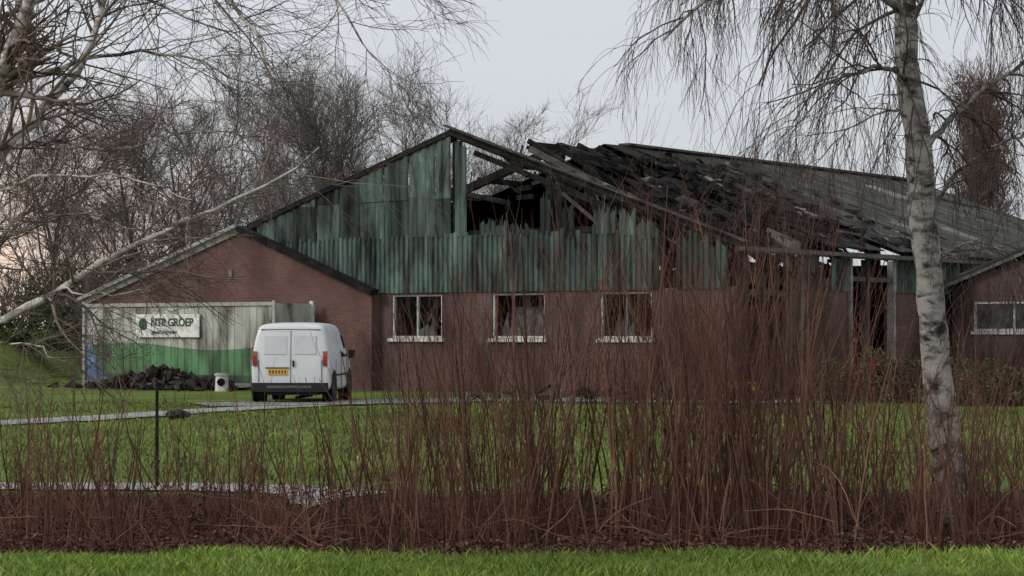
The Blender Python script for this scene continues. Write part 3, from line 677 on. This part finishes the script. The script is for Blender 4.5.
spots=[(45,88,1.0),(140,92,1.08),(225,86,1.05),(315,88,1.12),(395,90,1.15),(445,100,1.2),(-30,80,1.1),(110,78,.6),(355,106,1.28),(190,108,1.25),(485,112,1.2),(265,78,.7),(-70,95,1.1)]
for k,(px,d,s) in enumerate(spots):
    src=trees[k%3]
    o=src if k<3 else bpy.data.objects.new('bare_tree',src.data)
    if k>=3: sc.collection.objects.link(o)
    place(o,px,d,s,k*1.7)
def scrub(name,xr,yr,cnt,hr,mat,twr=.02,clump=1.2,n=26):
    T=Tubes(); M=cnt; x=R.uniform(*xr,M); y=R.uniform(*yr,M); h=R.uniform(*hr,M)
    st=np.stack([x,y,zg(x,y)-.1],1); st=np.repeat(st,4,0); h=np.repeat(h,4)*R.uniform(.7,1,M*4)
    d=nrm(np.stack([R.normal(0,.28,M*4),R.normal(0,.28,M*4),np.ones(M*4)],1))
    a=grow(st,d,h,6,.10,(0,0,.05)); r=taper(np.full(M*4,twr*1.6),6,.35); T.add(a,r,4,R.uniform(.6,1.3,M*4))
    p,d,l,r_=spawn(a,r,h,n//3,.15,(.3,.8),.4,.7,.4,rmin=twr*.7); a2=grow(p,d,l,4,.14,(0,0,.04)); r2=taper(r_,4,.5); T.add(a2,r2,3,R.uniform(.6,1.4,len(a2)))
    p,d,l,r_=spawn(a2,r2,l,4,.1,(.3,.9),.6,.7,.4,rmin=twr*.6); a3=grow(p,d,l,3,.14,(0,0,.02)); T.add(a3,taper(r_,3,.6),3,R.uniform(.6,1.4,len(a3)))
    return T.build(name,mat)
scrub('distant_thicket',(-30,8),(78,96),90,(2.,4.2),mgtw,.014)
scrub('distant_thicket.001',(-75,75),(125,150),230,(3,5.5),mk('distant_scrub',[(.3,(.13,.11,.10)),(.7,(.24,.205,.185))],ns=.4,tint=True),.045,n=20)

def poplar():
    T=Tubes(); t0=grow(np.array([[0,0,-.2]]),np.array([[0,0,1.]]),np.array([12.2]),12,.01,(0,0,.02)); r0=taper(np.array([.16]),12,.3); T.add(t0,r0,8)
    p,d,l,r=spawn(t0,r0,np.array([13.6]),280,.05,(.35,.85),.22,.4,.2,rmin=.02); a=grow(p,d,l,6,.06,(0,0,.12)); r1=taper(r,6,.4); T.add(a,r1,3)
    p,d,l,r=spawn(a,r1,l,12,.1,(.3,.8),.5,.7,.3,rmin=.015); a=grow(p,d,l,4,.1,(0,0,.1)); r2=taper(r,4,.5); T.add(a,r2,3)
    p,d,l,r=spawn(a,r2,l,3,.1,(.3,.8),.6,.7,.3,rmin=.012); a=grow(p,d,l,3,.1,(0,0,.1)); T.add(a,taper(r,3,.6),3)
    return T.build('columnar_poplar_tree',mk('poplar_twigs',[(.3,(.17,.12,.105)),(.7,(.28,.21,.185))],ns=1,tint=True))
o=poplar(); place(o,975,100,1,0)

def leafbush(name,blobs,n,size,mat,loc):
    cs=[]
    for (cx,cy,cz,rx,ry_,rz_) in blobs:
        k=int(n*rx*rz_/sum(q[3]*q[5] for q in blobs)); u=nrm(R.normal(size=(k,3))); rad=R.uniform(.25,1,k)**.4*(1+.25*np.sin(u[:,0]*5+cx)*np.sin(u[:,2]*6))
        cs.append(np.array([cx,cy,cz])+u*rad[:,None]*np.array([rx,ry_,rz_]))
    c=np.concatenate(cs); c=c[c[:,2]>.02]; k=len(c); a=nrm(R.normal(size=(k,3))); b_=nrm(np.cross(a,R.normal(size=(k,3)))); s=R.uniform(.5,1.3,k)[:,None]*size
    V=np.stack([c-a*s,c+b_*s*.5,c+a*s,c-b_*s*.5],1).reshape(-1,3); i=np.arange(k)*4
    o=mesh_obj(name,V,np.stack([i,i+1,i+2,i+3],1),[mat],tint=R.uniform(.45,1.3,k)); o.location=loc; return o
mev=mk('evergreen_leaves',[(.3,(.035,.05,.024)),(.7,(.085,.11,.05))],ns=.8,tint=True)
mhd=mk('hedge_leaves',[(.3,(.07,.07,.032)),(.7,(.14,.13,.07))],ns=1.5,tint=True)
leafbush('evergreen_bush',[(-4,0,2.2,1.8,1.4,2.0),(-2,0,2.6,1.6,1.4,2.2),(0.3,0,2.3,1.8,1.4,2.2),(2.4,0,2.6,1.5,1.3,2.2),(4,0,2.2,1.5,1.3,1.8)],22000,.09,mev,(P(175,0,84)[0],84,0))
leafbush('garden_hedge',[(-1.6,0,.4,.8,.6,.6),(-.6,0,.5,.8,.6,.75),(.4,.1,.4,.8,.6,.65),(1.5,0,.45,.9,.6,.6)],9000,.05,mhd,(P(905,0,50)[0],50,0))
leafbush('garden_hedge.001',[(-.6,0,.3,.7,.5,.45),(.5,0,.35,.8,.5,.5)],5000,.05,mhd,(P(1000,0,48)[0],48,0))
leafbush('ivy_bush',[(0,0,.6,1.2,.8,1.5),(1.2,.2,.5,1.0,.7,1.0),(-1.4,0,.5,1.2,.7,1.0)],8000,.06,mev,(P(40,0,72)[0],72,1.0))

# ---------------------------------------------------------------- shrub thicket in the foreground
px_k=[-80,0,60,120,200,290,360,400,450,500,560,640,700,760,810,850,900,960,1024,1100]
tp_k=[390,400,370,385,405,395,370,335,300,258,240,228,222,222,240,300,350,355,360,370]
dn_k=[.45,.55,.6,.55,.5,.5,.65,.85,1.05,1.35,1.42,1.45,1.45,1.42,1.2,.95,.9,1.0,.9,.8]
T=Tubes()
clx=R.uniform(-80,1100,400); keep=R.uniform(0,1.45,len(clx))<np.interp(clx,px_k,dn_k); clx=clx[keep]; K=len(clx)
cly=R.uniform(16.5,20.8,K); ns=5
cx=np.repeat((clx-CX)/F*cly,ns)+R.normal(0,.09,K*ns); cy=np.repeat(cly,ns)+R.normal(0,.12,K*ns)
pxs=cx/cy*F+CX; hz=CH-(np.interp(pxs,px_k,tp_k)-HY)/F*cy
h=(hz+.3)*np.clip(R.normal(.70,.27,len(hz)),.18,1.15)
st=np.stack([cx,cy,zg(cx,cy)-.03],1); d=np.stack([R.normal(0,.15,len(cx)),R.normal(0,.15,len(cx)),np.ones(len(cx))],1)
a=grow(st,d,h,10,.06,(0,0,.02)); r=taper(R.uniform(.004,.0125,len(cx)),10,.3); tn=R.uniform(.35,1.6,len(cx)); T.add(a,r,5,tn)
p,d,l,r_=spawn(a,r,h,3,.3,(.2,.65),.42,.5,.35,rmin=.0021); a2=grow(p,d,l,6,.08,(0,0,.06)); r2=taper(r_,6,.4); T.add(a2,r2,3,np.repeat(tn,3)*R.uniform(.8,1.3,len(a2)))
p,d,l,r_=spawn(a2,r2,np.maximum(l,.25),2,.2,(.2,.6),.5,.7,.35,rmin=.0016); a3=grow(p,d,l,4,.08,(0,0,.05)); T.add(a3,taper(r_,4,.5),3,R.uniform(.6,1.6,len(a3)))
M=1100; x=R.uniform(-5.5,6,M); y=R.uniform(16.2,21.3,M); st=np.stack([x,y,zg(x,y)],1)
d=np.stack([R.normal(0,.35,M),R.normal(0,.3,M),np.ones(M)],1); a=grow(st,d,R.uniform(.2,.8,M),6,.10,(0,0,.0)); T.add(a,taper(R.uniform(.003,.007,M),6,.4),3,R.uniform(.3,1.6,M))
M=900; x=R.uniform(-5.5,6,M); y=R.uniform(16.1,20.5,M); st=np.stack([x,y,zg(x,y)+R.uniform(0,.3,M)],1)
d=np.stack([R.normal(0,1,M),R.normal(0,.4,M),R.uniform(-.05,.8,M)],1); a=grow(st,d,R.uniform(.3,1.1,M),6,.14,(0,0,-.06)); T.add(a,taper(R.uniform(.003,.007,M),6,.4),3,R.uniform(.5,2.2,M))
T.build('bare_shrub_thicket',mstem)
k=60000; x=R.uniform(-6.2,6.8,k); y=15.8+R.uniform(0,1,k)*5.8; top_=.38*np.sin(np.clip((y-15.7)/6.0,0,1)*np.pi)**.5*np.clip(.7+.45*np.sin(x*1.7)*np.sin(x*.6+2)+.25*np.sin(x*4.1+y),.1,2)
c=np.stack([x,y,zg(x,y)+R.uniform(0,1,k)*np.maximum(top_,.05)],1); a=nrm(R.normal(size=(k,3))*np.array([1,1,.6])); b_=nrm(np.cross(a,R.normal(size=(k,3)))); s=R.uniform(.010,.026,k)[:,None]
V=np.stack([c-a*s,c+b_*s*.6,c+a*s,c-b_*s*.6],1).reshape(-1,3); i=np.arange(k)*4
tt=R.uniform(.3,1.5,k); tt=np.stack([tt*R.uniform(.85,1.25,k),tt,tt],1)
mesh_obj('leaf_litter',V,np.stack([i,i+1,i+2,i+3],1),[mk('dead_leaves',[(.3,(.055,.03,.023)),(.7,(.15,.075,.055))],ns=2,tint=True)],tint=tt)
b=MB(); b.cyl((0,0,.5),.02,1.1,'z',10,0,1,.016); b.cyl((0,0,1.06),.022,.03,'z',10,0,1); o=b.build('wooden_stake',[mchar]); o.location=G(157,488)[:2]+(0,)
b=MB()
for q in range(14):
    c=Vector((R.normal(0,.1),R.normal(0,.08),.06+R.uniform(0,.06))); dd=Vector((R.normal(),R.normal(),R.normal()*.4)).normalized()*.08
    b.beam(c-dd,c+dd,.12,.1,0,1.,roll=R.uniform(0,3))
o=b.build('dark_stone_heap',[simple('dark_stone',(.03,.04,.03))],bevel=.02); o.location=G(176,419)[:2]+(0,)
b=MB()
for q in range(130):
    c=Vector((R.normal(0,2.2),R.normal(0,.6),.04+abs(R.normal(0,.10)))); dd=Vector((R.normal(),R.normal(),R.normal()*.3)).normalized()*R.uniform(.06,.3)
    b.beam(c-dd,c+dd,R.uniform(.04,.16),R.uniform(.02,.08),0,R.choice([1,3,6,14],p=[.4,.3,.2,.1]),roll=R.uniform(0,3))
o=b.build('scattered_debris',[mchar]); o.location=(3.9,51.2,0.04)
b=MB(); b.box(-.3,.3,-.2,.2,.06,.36,0); b.box(-.33,.33,-.23,.23,.362,.4,0); b.box(-.25,-.1,-.15,.15,0,.058,0); b.box(.1,.25,-.15,.15,0,.058,0)
o=b.build('yellow_crate',[simple('yellow_plastic',(.5,.33,.03))],bevel=.01); o.location=(P(742,0,51.5)[0],51.5,.045)
